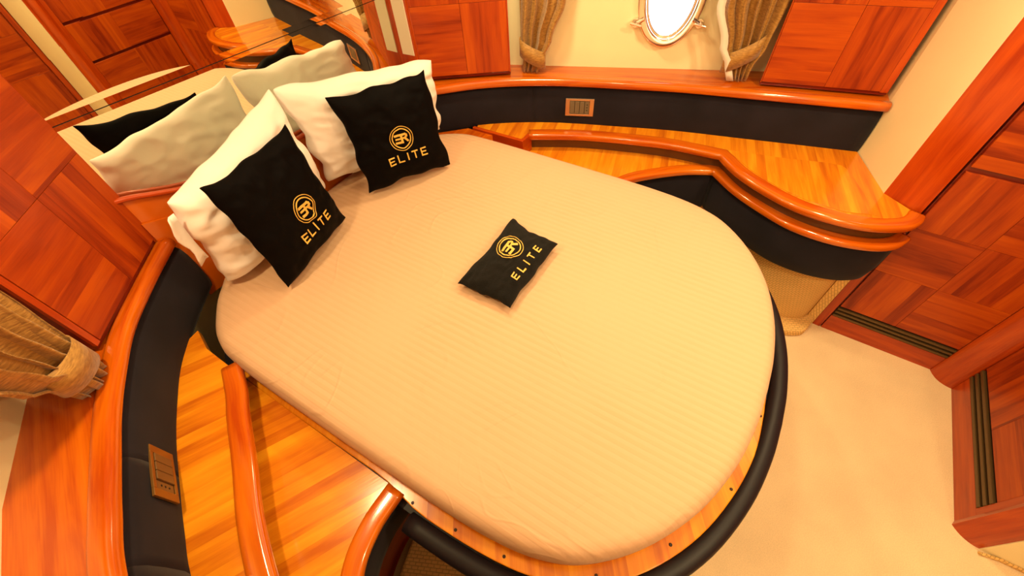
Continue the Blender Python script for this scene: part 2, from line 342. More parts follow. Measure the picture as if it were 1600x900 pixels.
# jamb, rounded pillars
o = slab('trim_1', [(1.188, -.565), (1.1045, -.693), (1.16, -.70), (1.26, -.66)], .70, CEIL, M['cherry_plain'], 0); tag(o, 'broad red wooden jamb beside the louvred door', 'door jamb', kind='structure')
for me in (o.data,):   # grain runs upwards
    pass
def vertical_uv(o):
    uvl = o.data.uv_layers[0]
    for p in o.data.polygons:
        if abs(p.normal.z) < .5:
            for li in p.loop_indices:
                u, v = uvl.data[li].uv; uvl.data[li].uv = (v, u)
vertical_uv(o)
o = slab('trim_2', [(1.105, -.666), (1.1022, -.7015), (1.14, -.70), (1.14, -.66)], 0, .70, M['cherry_plain']); vertical_uv(o); tag(o, 'narrow lower part of the wooden door jamb', 'door jamb', kind='structure')
def arc_pillar(name, p0, p1, back, bulge, label, z0=0):
    p0, p1 = v2(p0), v2(p1); mid = (p0+p1)/2; t = (p1-p0); nn = Vector((t.y, -t.x)).normalized()
    if nn.dot(Vector((-1, 1))) < 0: nn = -nn
    pts = []
    for k in range(13):
        f = k/12; pts.append(p0+t*f+nn*bulge*4*f*(1-f))
    o = slab(name, pts+[v2(b_) for b_ in back], z0, CEIL, M['cherry_plain']); vertical_uv(o)
    tag(o, label, 'pillar', kind='structure'); return o
arc_pillar('trim_3', (1.079, -1.203), (1.009, -1.288), [(1.02, -1.40), (1.25, -1.40), (1.25, -1.23)], .018, 'rounded red wooden corner pillar between the two louvred doors')
arc_pillar('trim_4', (.318, -1.272), (.271, -1.356), [(.30, -1.40), (.36, -1.40), (.36, -1.29)], .012, 'rounded red wooden pillar at the bottom right corner')
o = slab('wall_entry', [(.268, -1.357), (.268, -1.86), (.36, -1.86), (.36, -1.357)], 0, CEIL, M['cream']); tag(o, 'cream wall beyond the corner pillar', 'wall', kind='structure')
o = slab('wall_back', [(-1.9, -1.97), (.40, -1.97), (.40, -1.88), (-1.9, -1.88)], 0, CEIL, M['cherry_plain']); tag(o, 'wall behind the parquet door', 'wall', kind='structure')
o = slab('wall_back_left', [(-1.30, -.60), (-1.20, -.60), (-1.20, -1.9), (-1.30, -1.9)], 0, CEIL, M['cream']); tag(o, 'wall at the left of the entry', 'wall', kind='structure')
o = slab('wall_right_back', [(1.14, -.69), (1.25, -.69), (1.25, -1.3), (1.14, -1.3)], 0, CEIL, M['mahogany']); tag(o, 'carcass wall behind the louvred door', 'wall', kind='structure')
o = slab('wall_far_right', [(.33, -1.33), (1.2, -1.33), (1.2, -1.42), (.33, -1.42)], 0, CEIL, M['mahogany']); tag(o, 'carcass wall behind the second door', 'wall', kind='structure')
# skirting edge of the carpet beside the pillar
o = sweep('baseboard_entry', [(.250, -1.352), (.262, -1.42), (.262, -1.86)], rounded(-.006, .006, 0, .014, .004, 2), M['carpet_rib']); tag(o, 'bound carpet edge along the cream wall', 'baseboard', kind='structure')

# doors -------------------------------------------------------------
def slats(parent, p0, p1, s0, s1, z0, z1, n=3):
    wallbox('vent_recess', along(p0, p1, s0), along(p0, p1, s1), z0, z1, .010, .014, M['hole'], parent)
    h = (z1-z0)/n
    for k in range(n):
        zb = z0+h*k
        wallbox('slat', along(p0, p1, s0), along(p0, p1, s1), zb+h*.12, zb+h*.62, -.004, .010, M['slat'], parent, bevel=.0015)
D1a, D1b = (1.1018, -.7035), (1.0811, -1.2030)      # walking -Y: left normal points +X (into the wall)
for nm, q0, q1 in (('wall_outer_right', (1.80, -.50), (1.80, -1.45)), ('wall_outer_back', (1.80, -1.45), (1.15, -1.45)), ('wall_outer_left', (-1.80, -.50), (-1.80, -1.95))):  # unseen walls added where sky light leaked in behind the fittings
    o = wallbox(nm, q0, q1, 0, CEIL, -.02, .02, M['cream']); tag(o, 'hidden outer wall added to keep stray daylight out', 'wall', kind='structure')
d1 = empty('door_1', (1.10, -.95, 0), 'red parquet wooden door with low louvre, beside the shelf end', 'door'); d1['kind'] = 'structure'
LEN1 = (v2(D1b)-v2(D1a)).length
wallbox('backing', D1a, D1b, 0, CEIL, .012, .036, M['mahogany'], d1)
wallbox('bottom_rail', D1a, D1b, 0, .110, 0, .012, M['cherry_plain'], d1, bevel=.001, sm=.004)
slats(d1, D1a, D1b, .005, LEN1-.001, .112, .188)
parquet(d1, D1a, D1b, [.006, .245, LEN1-.001], [.190, .475, .735, 1.008], 0, 0, .012, fn=lambda r, c: (r+c) % 2 == 0)
parquet(d1, D1a, D1b, [.006, .245, LEN1-.001], [1.030, 1.36, 1.70, CEIL], 0, 0, .012, fn=lambda r, c: (r+c) % 2 == 1)
D2a, D2b = (1.008, -1.2885), (.3195, -1.2800)       # walking -X: left normal points -Y
LEN2 = (v2(D2b)-v2(D2a)).length
d2 = empty('door_2', (.66, -1.29, 0), 'red wooden door with upright-looking louvre strip, in the lower right corner', 'door'); d2['kind'] = 'structure'
wallbox('backing', D2a, D2b, 0, CEIL, .014, .036, M['mahogany'], d2)
wallbox('bottom_rail', D2a, D2b, 0, .112, 0, .014, M['cherry_plain'], d2, bevel=.001)
slats(d2, D2a, D2b, .002, LEN2-.045, .114, .205)
wallbox('stile', along(D2a, D2b, LEN2-.045), D2b, .112, CEIL, 0, .014, M['cherry_plain'], d2, vertical=True)
for (za, zb) in ((.208, .440), (.442, .690), (.710, .950), (.970, 1.36), (1.38, 1.74), (1.76, CEIL)):
    for ca, cb in ((.004, .33), (.33, LEN2-.046)):
        wallbox('door_panel', along(D2a, D2b, ca), along(D2a, D2b, cb), za, zb, 0, .014, M['cherry'], d2, vertical=(ca < .1) == (za < .6 or za > 1.3), bevel=.0015)
B3a, B3b = (.262, -1.872), (-1.195, -1.872)
d3 = empty('door_3', (-.45, -1.87, 0), 'dark red parquet door seen only in the mirror, at its top left', 'door'); d3['kind'] = 'structure'
wallbox('stile', B3a, along(B3a, B3b, .035), 0, CEIL, -.012, 0, M['cherry_plain'], d3, vertical=True)
parquet(d3, B3a, B3b, [.045, .33, .615, .90, 1.185, 1.45], [.02, .30, .58, .86, 1.14, 1.42, 1.70, CEIL], 1, -.008, 0)

# porthole ----------------------------------------------------------
a_, b_ = v2(HULL_R[1]), v2(HULL_R[2]); tw = (b_-a_).normalized(); inn = Vector((-tw.y, tw.x)) * -1   # towards the room
if inn.x > 0: inn = -inn
def WP(s, z, d=0): return Vector((a_.x+tw.x*s+inn.x*d, a_.y+tw.y*s+inn.y*d, z))
pc = WP(.575, 1.36)
win = empty('window_1', tuple(pc), 'oval chrome porthole full of white daylight', 'porthole'); win['kind'] = 'structure'
def oval_ring(name, ra, rb, prof, mat, parent, K=72):
    V = []; F = []; m_ = len(prof)
    for i in range(K):
        th = 2*math.pi*i/K; c, s = math.cos(th), math.sin(th)
        nx, nz = c/ra, s/rb; q = math.hypot(nx, nz); nx /= q; nz /= q
        for (r, d) in prof: V.append(WP(.575+ra*c+nx*r, 1.36+rb*s+nz*r, d))
    for i in range(K):
        for k in range(m_): F.append([i*m_+k, i*m_+(k+1) % m_, ((i+1) % K)*m_+(k+1) % m_, ((i+1) % K)*m_+k])
    return mesh(name, V, F, mat, parent, smooth=True)
oval_ring('window_ring', .116, .188, [(r, d+.004) for r, d in rounded(-.006, .032, -.012, .018, .009, 4)], M['chrome'], win)
oval_ring('inner_ring', .106, .178, rounded(-.006, .008, -.02, .004, .004, 3), M['chrome'], win)
K = 48; mesh('pane', [WP(.575+.112*math.cos(2*math.pi*i/K), 1.36+.184*math.sin(2*math.pi*i/K), -.012) for i in range(K)]+[WP(.575+.112*math.cos(2*math.pi*i/K), 1.36+.184*math.sin(2*math.pi*i/K), -.016) for i in range(K)], [list(range(K)), list(range(K, 2*K))[::-1]]+[[i, (i+1) % K, K+(i+1) % K, K+i] for i in range(K)], M['glass'], win)
def rod(name, p, q, r, mat, parent, seg=12, r2=None):
    p, q = Vector(p), Vector(q); d = (q-p).normalized(); u = d.orthogonal().normalized(); v = d.cross(u); r2 = r if r2 is None else r2
    V = [p+(u*math.cos(2*math.pi*k/seg)+v*math.sin(2*math.pi*k/seg))*r for k in range(seg)]+[q+(u*math.cos(2*math.pi*k/seg)+v*math.sin(2*math.pi*k/seg))*r2 for k in range(seg)]
    return mesh(name, V, [list(range(seg)), list(range(seg, 2*seg))]+[[k, (k+1) % seg, seg+(k+1) % seg, seg+k] for k in range(seg)], mat, parent, bevel=min(r, .002)*.6)
for sg in (-1, 1):
    s0 = .575+sg*.142; z0 = 1.245
    dog = rod('clamp', WP(s0, z0, 0), WP(s0, z0, .022), .020, M['chrome'], win)
    rod('clamp_screw', WP(s0, z0, .020), WP(s0, z0, .045), .009, M['chrome'], dog)
    rod('clamp_wing', WP(s0-.026, z0+.006, .04), WP(s0+.026, z0-.006, .04), .0065, M['chrome'], dog)
    rod('clamp_arm', WP(s0, z0, .026), WP(s0-sg*.036, z0+.02, .026), .008, M['chrome'], dog)

# ================================================================ FITTED FURNITURE
# mirror ------------------------------------------------------------
mir = empty('wall_mirror', (0, MY, 1.1), 'large wall mirror with a slanting seam above the bed head', 'mirror')
def zb(x): return 1.458-(x+.573)*.037
x0, x1 = -.72, .752
def quadslab(name, pts, y0, y1, mat, parent):
    V = [(p[0], y0, p[1]) for p in pts]+[(p[0], y1, p[1]) for p in pts]; n = len(pts)
    return mesh(name, V, [list(range(n)), list(range(n, 2*n))[::-1]]+[[i, (i+1) % n, n+(i+1) % n, n+i] for i in range(n)], mat, parent)
quadslab('lower_pane', [(x0, .95), (x1, .95), (x1, zb(x1)-.014), (x0, zb(x0)-.014)], MY, MY+.006, M['mirror'], mir)
V = [(x0, MY-.0002, zb(x0)+.020), (x1, MY-.0002, zb(x1)+.020), (x1, MY-.0082, CEIL), (x0, MY-.0082, CEIL)]   # leans a touch into the cabin
V += [(a, c+.006, d) for a, c, d in V]
mesh('upper_pane', V, [[0, 1, 2, 3], [7, 6, 5, 4], [0, 1, 5, 4], [1, 2, 6, 5], [2, 3, 7, 6], [3, 0, 4, 7]], M['mirror'], mir)
# bevelled edges either side of the seam
for nm, za, zc, ya, yc in (('lower_bevel', -.014, -.0015, MY, MY+.0002), ('upper_bevel', .0015, .020, MY-.0004, MY-.0002)):
    V = [(x0, ya, zb(x0)+za), (x1, ya, zb(x1)+za), (x1, yc, zb(x1)+zc), (x0, yc, zb(x0)+zc)]
    V += [(a, MY+.006, c) for a, b__, c in V]
    mesh(nm, V, [[0, 1, 2, 3], [7, 6, 5, 4], [0, 1, 5, 4], [1, 2, 6, 5], [2, 3, 7, 6], [3, 0, 4, 7]], M['mirror'], mir)
mesh('seam', [(x0, MY+.001, zb(x0)-.0015), (x1, MY+.001, zb(x1)-.0015), (x1, MY+.001, zb(x1)+.0015), (x0, MY+.001, zb(x0)+.0015),
              (x0, MY+.006, zb(x0)-.0015), (x1, MY+.006, zb(x1)-.0015), (x1, MY+.006, zb(x1)+.0015), (x0, MY+.006, zb(x0)+.0015)],
     [[0, 1, 2, 3], [7, 6, 5, 4], [0, 1, 5, 4], [1, 2, 6, 5], [2, 3, 7, 6], [3, 0, 4, 7]], M['hole'], mir)
# headboard ledge behind the pillows
hb = empty('headboard', (0, MY-.02, .9), 'wooden headboard ledge along the foot of the mirror', 'headboard')
pts = [(-.72, 1.265), (-.583, 1.232), (-.50, 1.197), (-.42, 1.165), (-.30, 1.13), (-.10, 1.11), (.20, 1.10), (.745, 1.10)]
quadslab('panel', [(p[0], p[1]-.02) for p in pts]+[(.745, .80), (-.72, .80)], MY-.014, MY+.004, M['rail'], hb)
V = []; F = []; rr = rounded(-.010, .010, -.008, .008, .006, 3); pr = crom(pts, 4)
for p in pr:
    for (a, c) in rr: V.append((p.x, MY-.018+a, p.y-.014+c))
m_ = len(rr)
for i in range(len(pr)-1):
    for k in range(m_): F.append([i*m_+k, i*m_+(k+1) % m_, (i+1)*m_+(k+1) % m_, (i+1)*m_+k])
mesh('top_rail', V, F, M['cherry_plain'], hb, [[(V[f[0]][0], 0), (V[f[1]][0], .01), (V[f[2]][0], .01), (V[f[3]][0], 0)] for f in F], smooth=True)
quadslab('lower_panel', [(-.60, 1.125), (-.30, 1.02), (.60, 1.02), (.60, .75), (-.60, .75)], MY-.024, MY-.0145, M['rail'], hb)

# wall cabinets with parquet faces -----------------------------------
def cabinet(name, p0, p1, depth_pts, label, mats, grainfn, cols, stile, rows, flip=1, z0=1.046):
    """p0->p1 with the room on the right-hand side (left normal points into the hull)"""
    ctr = (v2(p0)+v2(p1))/2
    e = empty(name, (ctr.x, ctr.y, z0), label, 'cabinet')
    t = (v2(p1)-v2(p0)).normalized(); nn = Vector((-t.y, t.x))
    if flip < 0: nn = -nn
    q0, q1 = v2(p0)+nn*.012, v2(p1)+nn*.012
    slab('carcass', [q0, q1]+[v2(p) for p in depth_pts], z0+.012, CEIL, M['mahogany'], 0, e)
    s = flip
    wallbox('plinth', p0, p1, z0, z0+.014, s*.008, s*.03, M['mahogany'], e)
    for r in range(len(rows)-1):
        for c in range(len(cols)-1):
            g = .0006
            wallbox('veneer_block', along(p0, p1, cols[c]+g), along(p0, p1, cols[c+1]-g), rows[r]+g, rows[r+1]-g, 0, s*.012, M['cherry'], e, vertical=grainfn(r, c), bevel=.0006)
    Ln = (v2(p1)-v2(p0)).length
    for a, c in stile: wallbox('stile', along(p0, p1, a), along(p0, p1, c), z0+.012, CEIL, s*.002, s*.014, M['cherry_plain'], e, vertical=True)
    return e
# left (camera's left) : from the mirror corner outwards
pL0, pL1 = (-.584, 1.645), (-.928, 1.343)
LL_ = (v2(pL1)-v2(pL0)).length
cabinet('wall_cabinet', pL0, pL1, [(-1.10, 1.52), (-.80, 1.80), (-.60, 1.70)], 'red parquet wall cabinet at the left edge, left of the mirror', None,
        lambda r, c: (r+c) % 2 == 0, [.004, .215, LL_-.018], [(LL_-.017, LL_), (0, .004)], [1.062, 1.382, 1.72, CEIL], flip=-1)
pR0, pR1 = (.760, 1.545), (1.013, 1.174)
LR_ = (v2(pR1)-v2(pR0)).length
cr_ = cabinet('wall_cabinet', pR0, pR1, [(1.12, 1.25), (1.0, 1.60), (.80, 1.66)], 'red parquet wall cabinet above the right-hand black cushion', None,
        lambda r, c: (r+c) % 2 == 1, [.006, .232, LR_-.006], [(LR_-.006, LR_), (0, .006)], [1.062, 1.370, 1.72, CEIL], flip=1)
# narrow return beside the mirror, with a frosted inset
ret = wallbox('side_panel', (.752, 1.66), (.757, 1.548), 1.046, CEIL, 0, .02, M['cherry_plain'], cr_, vertical=True)
wallbox('frosted_inset', (.7515, 1.632), (.7555, 1.560), 1.165, CEIL-.1, -.002, .004, M['frost'], cr_, bevel=.002)
p20, p21 = (1.397, .066), (1.511, -.424)
L2_ = (v2(p21)-v2(p20)).length
cabinet('wall_cabinet', p20, p21, [(1.70, -.38), (1.58, .05)], 'red parquet wall cabinet right of the porthole, above the long rail', None,
        lambda r, c: (r+c) % 2 == 1, [.004, .258, L2_-.03], [(L2_-.029, L2_), (0, .003)], [1.062, 1.375, 1.72, CEIL], flip=1)

# rails, sills, upholstered side panels ------------------------------
rail_prof = {1: rounded(-.036, .008, 1.004, 1.044, .017, 6), -1: rounded(-.012, .046, 1.002, 1.046, .020, 6)}
def side(sgn, up, hull, name_l, sill_l, uph_l):
    prof = [(a*sgn, z) for a, z in rail_prof[sgn]]
    o = sweep('rail', up, prof, M['rail']); tag(o, name_l, 'rail', 'varnished rails along the hull')
    # sill deck from rail to hull
    deck = [p for p in up]+[v2(p) for p in hull[::-1]]
    o = slab('window_sill', deck, 1.008, 1.036, M['rail'], math.radians(-70*sgn)); tag(o, sill_l, 'sill', 'wooden sills behind the rails')
    e = empty('upholstered_panel', (up[len(up)//2].x, up[len(up)//2].y, .8), uph_l, 'side panel', 'upholstered side panels')
    pp = [(a*sgn, z) for a, z in [(.03, .785), (.0, .785), (-.006, .80), (-.012, .83), (-.014, .90), (-.012, .955), (-.006, .985), (.004, .998), (.03, .998)]]
    return e, pp
eR, ppR = side(1, uR, HULL_R, 'long orange varnished rail under the porthole', 'glossy orange wooden sill below the porthole', 'long charcoal upholstered strip along the shelf under the porthole')
eL, ppL = side(-1, uL, HULL_L, 'red varnished curving rail at the left of the picture', 'red wooden sill below the left curtain', 'charcoal upholstered curved strip left of the bed')
def stitched(e, up, pp, cuts):
    for a, c in zip(cuts[:-1], cuts[1:]): sweep('padded_section', up[a:c+1], pp, M['black'], e)
n_ = len(uR)-1; stitched(eR, uR, ppR, [0, 22, n_])
n_ = len(uL)-1; stitched(eL, uL, ppL, [0, 29, 41, n_])

# sockets -------------------------------------------------------------
def socket(c0, c1, zc, mats, label, hh, tilt=0, sgn=1):
    """c0,c1: plan ends of the plate on the panel face, room on the inner side"""
    c0, c1 = v2(c0), v2(c1); c = (c0+c1)/2; t = (c1-c0).normalized(); nn = Vector((-t.y, t.x))*sgn   # towards the room
    W_ = (c1-c0).length
    e = empty('wall_socket', (c.x, c.y, zc), label, 'socket')
    def bx(name, s0, s1, z0, z1, d0, d1, mat, par, bev=.001):
        V = []
        for z in (z0, z1):
            for s, d in ((s0, d0), (s1, d0), (s1, d1), (s0, d1)):
                q = c+t*s+nn*d; V.append((q.x, q.y, zc+z))
        return mesh(name, V, [[0, 1, 2, 3], [4, 5, 6, 7], [0, 1, 5, 4], [1, 2, 6, 5], [2, 3, 7, 6], [3, 0, 4, 7]], mat, par, bevel=bev)
    w2 = W_/2; fw = W_*.15; fh = hh*.24
    bx('frame', -w2, -w2+fw, -hh, hh, 0, .007, mats[0], e); bx('frame', w2-fw, w2, -hh, hh, 0, .007, mats[0], e)
    bx('frame', -w2+fw, w2-fw, hh-fh, hh, 0, .007, mats[0], e); bx('frame', -w2+fw, w2-fw, -hh, -hh+fh, 0, .007, mats[0], e)
    bx('recess', -w2+fw, w2-fw, -hh+fh, hh-fh, -.002, .001, M['hole'], e, 0)
    iw = (W_-2*fw)
    for k in range(4):
        a = -w2+fw+iw*k/4; k_ = bx('switch_module', a+.001, a+iw/4-.001, -hh+fh+.003, hh-fh-.003, 0, .009 if k < 3 else .005, mats[1], e)
        if k == 3:
            for j in (-1, 0, 1):
                cc = a+iw/8; p = c+t*cc+nn*.0045; q = c+t*cc+nn*.0058
                rod('socket_hole', (p.x, p.y, zc+j*hh*.32), (q.x, q.y, zc+j*hh*.32), .0032, M['hole'], k_, 10)
    return e
socket((1.099, .90), (1.152, .765), .897, (M['steel'], M['key']), 'steel framed switch and socket plate on the panel near the porthole', .046, sgn=-1)
socket((-1.037, 1.075), (-1.100, .935), .882, (M['brass'], M['brass_key']), 'bronze switch and socket plate on the left curved panel', .046, sgn=1)

# bedside shelves ------------------------------------------------------
lip_up = rounded(-.030, .034, .772, .808, .014, 5)
lip_lo = rounded(-.028, .032, .680, .715, .014, 5)
def mirx(P, s): return [(p[0]*s, p[1]) for p in P]
LOWA = [(.768, .515), (.86, .497), (.95, .448), (1.05, .345), (1.14, .225), (1.20, .10)]
LOWB = [(1.20, .10), (1.087, -.028), (1.0, -.175), (.948, -.30), (.936, -.44), (.962, -.57), (1.01, -.65), (1.075, -.69)]
UPB = [(1.195, .093), (1.085, -.02), (1.0, -.165), (.953, -.295), (.945, -.43), (.965, -.54), (1.015, -.635), (1.06, -.67), (1.10, -.682)]
LOWA_L = [(.768, .513), (.88, .51), (.985, .475), (1.08, .385), (1.155, .25), (1.20, .10)]
def bedside(sgn, UPA, up, label, ang, start, tail):
    e = empty('bedside_cabinet', (1.15*sgn, .3, 0), label, 'bedside cabinet')
    la, lb = crom(mirx(LOWA if sgn > 0 else LOWA_L, sgn), 6), crom(mirx(LOWB, sgn), 6); ua, ub = crom(UPA, 6), crom(mirx(UPB, sgn), 6)
    hull = [p for p in up]
    # upper shelf top
    # the hull line from the bed side round to the aft end
    hs = [p for p in hull if p.y < start[1]+.02]
    poly = [v2(p) for p in tail]+ua+ub[1:]+[Vector((1.19*sgn, -.565)), Vector((1.476*sgn, -.445))]+hs[::-1]
    slab('upper_shelf', poly, .775, .800, M['cherry_lit'], ang, e)
    inner = [v2(start)]+la+lb[1:]+[Vector((1.12*sgn, -.66)), Vector((1.19*sgn, -.565)), Vector((1.44*sgn, -.445))]
    slab('lower_shelf', inner+[p for p in hull if p.y < start[1]+.02][::-1], .690, .707, M['cherry_lit'], ang, e)
    fl_ = lambda pr: [(a*sgn*-1, z) for a, z in pr]
    P0 = [v2(p) for p in tail[1:]] if len(tail) > 1 else []
    # raised lips, riser in the shadow gap, padded fronts, plinth
    sweep('upper_lip', ua+ub[1:], fl_(lip_up), M['rail'], e)
    sweep('lower_lip', la+lb[1:], fl_(lip_lo), M['rail'], e)
    rz = [(.012*sgn, .705), (.022*sgn, .705), (.022*sgn, .778), (.012*sgn, .778)]
    sweep('shadow_gap_strip', ua+ub[1:-1], rz, M['brown'], e, smooth=False)
    pf = [(.03, .681), (-.008, .681), (-.014, .66), (-.016, .60), (-.014, .52), (-.004, .465), (.012, .445), (.05, .44), (.05, .681)]
    pf = [(a*sgn+.006*sgn, z) for a, z in pf]
    sweep('padded_front', la, pf, M['black'], e); sweep('padded_front', lb, pf, M['black'], e)
    pl = [(.08*sgn, .05), (.10*sgn, .05), (.10*sgn, .46), (.08*sgn, .46)]
    sweep('plinth', (la+lb[1:]) if sgn > 0 else la[:-4], pl, M['carpet_rib'] if sgn > 0 else M['mahogany'], e, smooth=False)
    return e
upaR = [(.935, 1.03), (1.0, .90), (1.062, .757), (1.125, .55), (1.175, .34), (1.195, .093)]
eBR = bedside(1, upaR, uR, 'honey wood two-level shelf cabinet with rounded end, right of the bed', math.radians(14), (.768, 1.32), [(.851, 1.31), (.853, 1.035)])
slab('shelf_edge', [(.838, 1.33), (.858, 1.33), (.860, 1.03), (.935, 1.03), (.935, 1.012), (.840, 1.012)], .705, .806, M['cherry_plain'], math.pi/2, eBR, bevel=.004)
slab('corner_filler', [(.60, 1.60), (.775, 1.24), (.84, 1.20), (.84, 1.36), (.72, 1.49), (.61, 1.63)], .69, .792, M['rail'], 0, eBR)
slab('hatch_lid', [(1.21, .07), (1.228, .084), (1.27, -.148), (1.318, -.33), (1.325, -.395), (1.30, -.424), (1.159, -.489), (1.08, -.52), (1.02, -.55), (.985, -.44), (.99, -.31), (1.03, -.18), (1.10, -.06)], 0.8000, .8020, M['cherry_lit'], math.radians(14), eBR, bevel=.001)
upaL = [(-.768, 1.215), (-.82, 1.115), (-.865, 1.045), (-.945, .905), (-1.03, .765), (-1.10, .62), (-1.15, .48), (-1.18, .32), (-1.195, .093)]
eBL = bedside(-1, upaL, uL, 'honey wood two-level shelf cabinet left of the bed', math.radians(-28), (-.765, 1.44), [(-.735, 1.45), (-.765, 1.35)])

# carpeted steps under the shelves ---------------------------------------
for sgn, lab in ((1, 'ribbed gold carpeted step under the rounded shelf end'), (-1, 'ribbed gold carpeted step at the bottom edge, left of the bed foot')):
    st = crom([(.70, .0), (.82, -.30), (.91, -.46), (.937, -.53), (.96, -.585), (.998, -.628), (1.10, -.655)], 5)
    o = slab('carpeted_step', [p if sgn > 0 else Vector((-p.x, p.y)) for p in st]+[Vector((1.34*sgn, -.655)), Vector((1.34*sgn, .45)), Vector((.70*sgn, .62))], .0, .05, M['carpet_rib'], 0, bevel=.012)
    tag(o, lab, 'step', 'carpeted steps beside the bed')
o = slab('trim_5', [(1.104, -.664), (1.40, -.664), (1.40, -.62), (1.104, -.62)], 0, .70, M['carpet_rib']); tag(o, 'carpet lining on the side under the shelf end', 'lining', kind='structure')

# ================================================================ BED
MO = [(0, 1.60), (.45, 1.585), (.58, 1.52), (.67, 1.42), (.728, 1.32), (.748, 1.20), (.750, .90), (.748, .60), (.744, .34), (.730, .165), (.703, .05), (.655, -.045), (.555, -.150), (.42, -.235), (.265, -.289), (.12, -.313), (0, -.318)]
def outline(P, n=5):
    c = crom(P, n); return c+[Vector((-p.x, p.y)) for p in c[-2:0:-1]]
mo = outline(MO)      # clockwise: right side first, walking -Y
def offset(P, d):
    n = len(P); out = []
    for i in range(n):
        t = (P[(i+1) % n]-P[i-1]).normalized(); out.append(P[i]+Vector((-t.y, t.x))*d)   # left normal = outward for clockwise
    return out
bed = empty('bed', (0, .6, 0), 'built-in island bed base with wooden ledge and black padded edge roll', 'bed')
foot = [p for p in crom(MO, 5) if p.y < 1.30]; foot = foot+[Vector((-p.x, p.y)) for p in foot[::-1][1:]]
def halfoff(P, d):
    Q, Nn = normals(P); return [q+n*d for q, n in zip(Q, Nn)]
base = offset(mo, -.06)
slab('base', base, 0, .68, M['black'], 0, bed)
slab('ledge', [p+(q-p).normalized()*max(.016, min(.046, (.038 if p.y > 0 else .046)-.15*max(0, p.y-.42), .046-.07*(p.x+.15))) for p, q in zip(mo, offset(mo, .044))], .672, .698, M['cherry_lit'], 0.6, bed, bevel=.003)
f2 = [p for p in foot if p.y < .47]
slab('edge_pad', offset(mo, .050), .640, .671, M['roll'], 0, bed)
sweep('edge_roll', halfoff(f2, .046), rounded(-.006, .052, .545, .692, .027, 6), M['roll'], bed)
sweep('base_front', halfoff(f2, -.045), [(0, .10), (.012, .10), (.02, .56), (0, .56)], M['black'], bed)
for (x, y) in ((-.772, .445), (-.764, .298), (-.748, .15), (-.662, -.075), (-.50, -.215), (-.282, -.318), (-.02, -.345), (.20, -.335)):
    rod('screw', (x, y, .697), (x, y, .7005), .0045, M['screw'], bed, 10)
# mattress
def mattress():
    V = []; F = []; n = len(mo)
    rings = [(-.012, .700), (0.0, .715), (.002, .76), (.002, .80), (-.004, .824), (-.016, .838), (-.035, .845)]
    for d, z in rings:
        for p in offset(mo, d): V.append((p.x, p.y, z))
    c = Vector((0, .62)); bs = offset(mo, -.035)
    for s in (.93, .85, .75, .62, .48, .33, .18):
        for p in bs:
            q = c+(p-c)*s
            V.append((q.x, q.y, .846+.006*(1-s)+.0016*noise.noise(Vector((q.x*7, q.y*7, 0)))))
    nr = len(rings)+7
    for r in range(nr-1):
        for i in range(n): j = (i+1) % n; F.append([r*n+i, r*n+j, (r+1)*n+j, (r+1)*n+i])
    F.append([(nr-1)*n+i for i in range(n)]); F.append([i for i in range(n)][::-1])
    return mesh('mattress', V, F, M['sheet'], smooth=True)
mt = mattress(); tag(mt, 'thick mattress with rounded foot in a cream striped fitted sheet', 'mattress')

# ================================================================ PILLOWS
def cush(name, C, puff, mat, parent=None, n=26, pinch=.05, wr=.004, ws=6, ymax=1.640, zmin=.846, seed=0, back=.6, power=.5, ear=.0, edge=.07):
    TL, TR, BR, BL = [Vector(c) for c in C]
    nrm = (BR-BL).cross(TL-BL).normalized()
    if nrm.y > 0 and abs(nrm.y) > .3 or (abs(nrm.y) <= .3 and nrm.z < 0): nrm = -nrm
    def P(u, v, side, off=0):
        a, c = 2*u-1, 2*v-1
        ua = a*(1-pinch*(1-c*c)+ear*(c**8)); vc = c*(1-pinch*(1-a*a)+ear*(a**8))
        ua += edge*noise.noise(Vector((seed*1.7, c*3.1, 2.0)))*abs(a)**3; vc += edge*noise.noise(Vector((a*3.3, seed*2.3, 7.0)))*abs(c)**3
        uu, vv = (ua+1)/2, (vc+1)/2
        q = BL*(1-uu)*(1-vv)+BR*uu*(1-vv)+TR*uu*vv+TL*(1-uu)*vv
        h = puff*max(0, (1-abs(a)**2.6)*(1-abs(c)**2.6))**power
        w_ = noise.noise(Vector((u*ws*.6+seed, v*ws*.5, side*3.0)))+(1-2.6*abs(noise.noise(Vector((u*ws*.9+v*ws*.7+seed, v*ws*1.3-u*ws*.4, side*5.0)))))*.6+.3*(1-3*abs(noise.noise(Vector((u*ws*2+seed, v*ws*2.6+u*3, side*7.0)))))
        f = min(1, (1-abs(a))*8)*min(1, (1-abs(c))*8)
        q = q+nrm*(side*(h if side > 0 else h*back)+wr*w_*f*(1 if side > 0 else -1)+(off if side > 0 else 0))
        q.y = min(q.y, ymax); q.z = max(q.z, zmin+(.0005*side)); return q
    V = []; F = []
    for side in (1, -1):
        b0 = len(V)
        for j in range(n+1):
            for i in range(n+1): V.append(P(i/n, j/n, side))
        for j in range(n):
            for i in range(n):
                k = b0+j*(n+1)+i; F.append([k, k+1, k+n+2, k+n+1])
    o = mesh(name, V, F, mat, parent, smooth=True, fix=False)
    bm = bmesh.new(); bm.from_mesh(o.data); bmesh.ops.remove_doubles(bm, verts=bm.verts, dist=.0004); bmesh.ops.recalc_face_normals(bm, faces=bm.faces); bm.to_mesh(o.data); bm.free()
    o.data.polygons.foreach_set('use_smooth', [True]*len(o.data.polygons))
    s = o.modifiers.new('sub', 'SUBSURF'); s.levels = 1; s.render_levels = 1
    return o, P
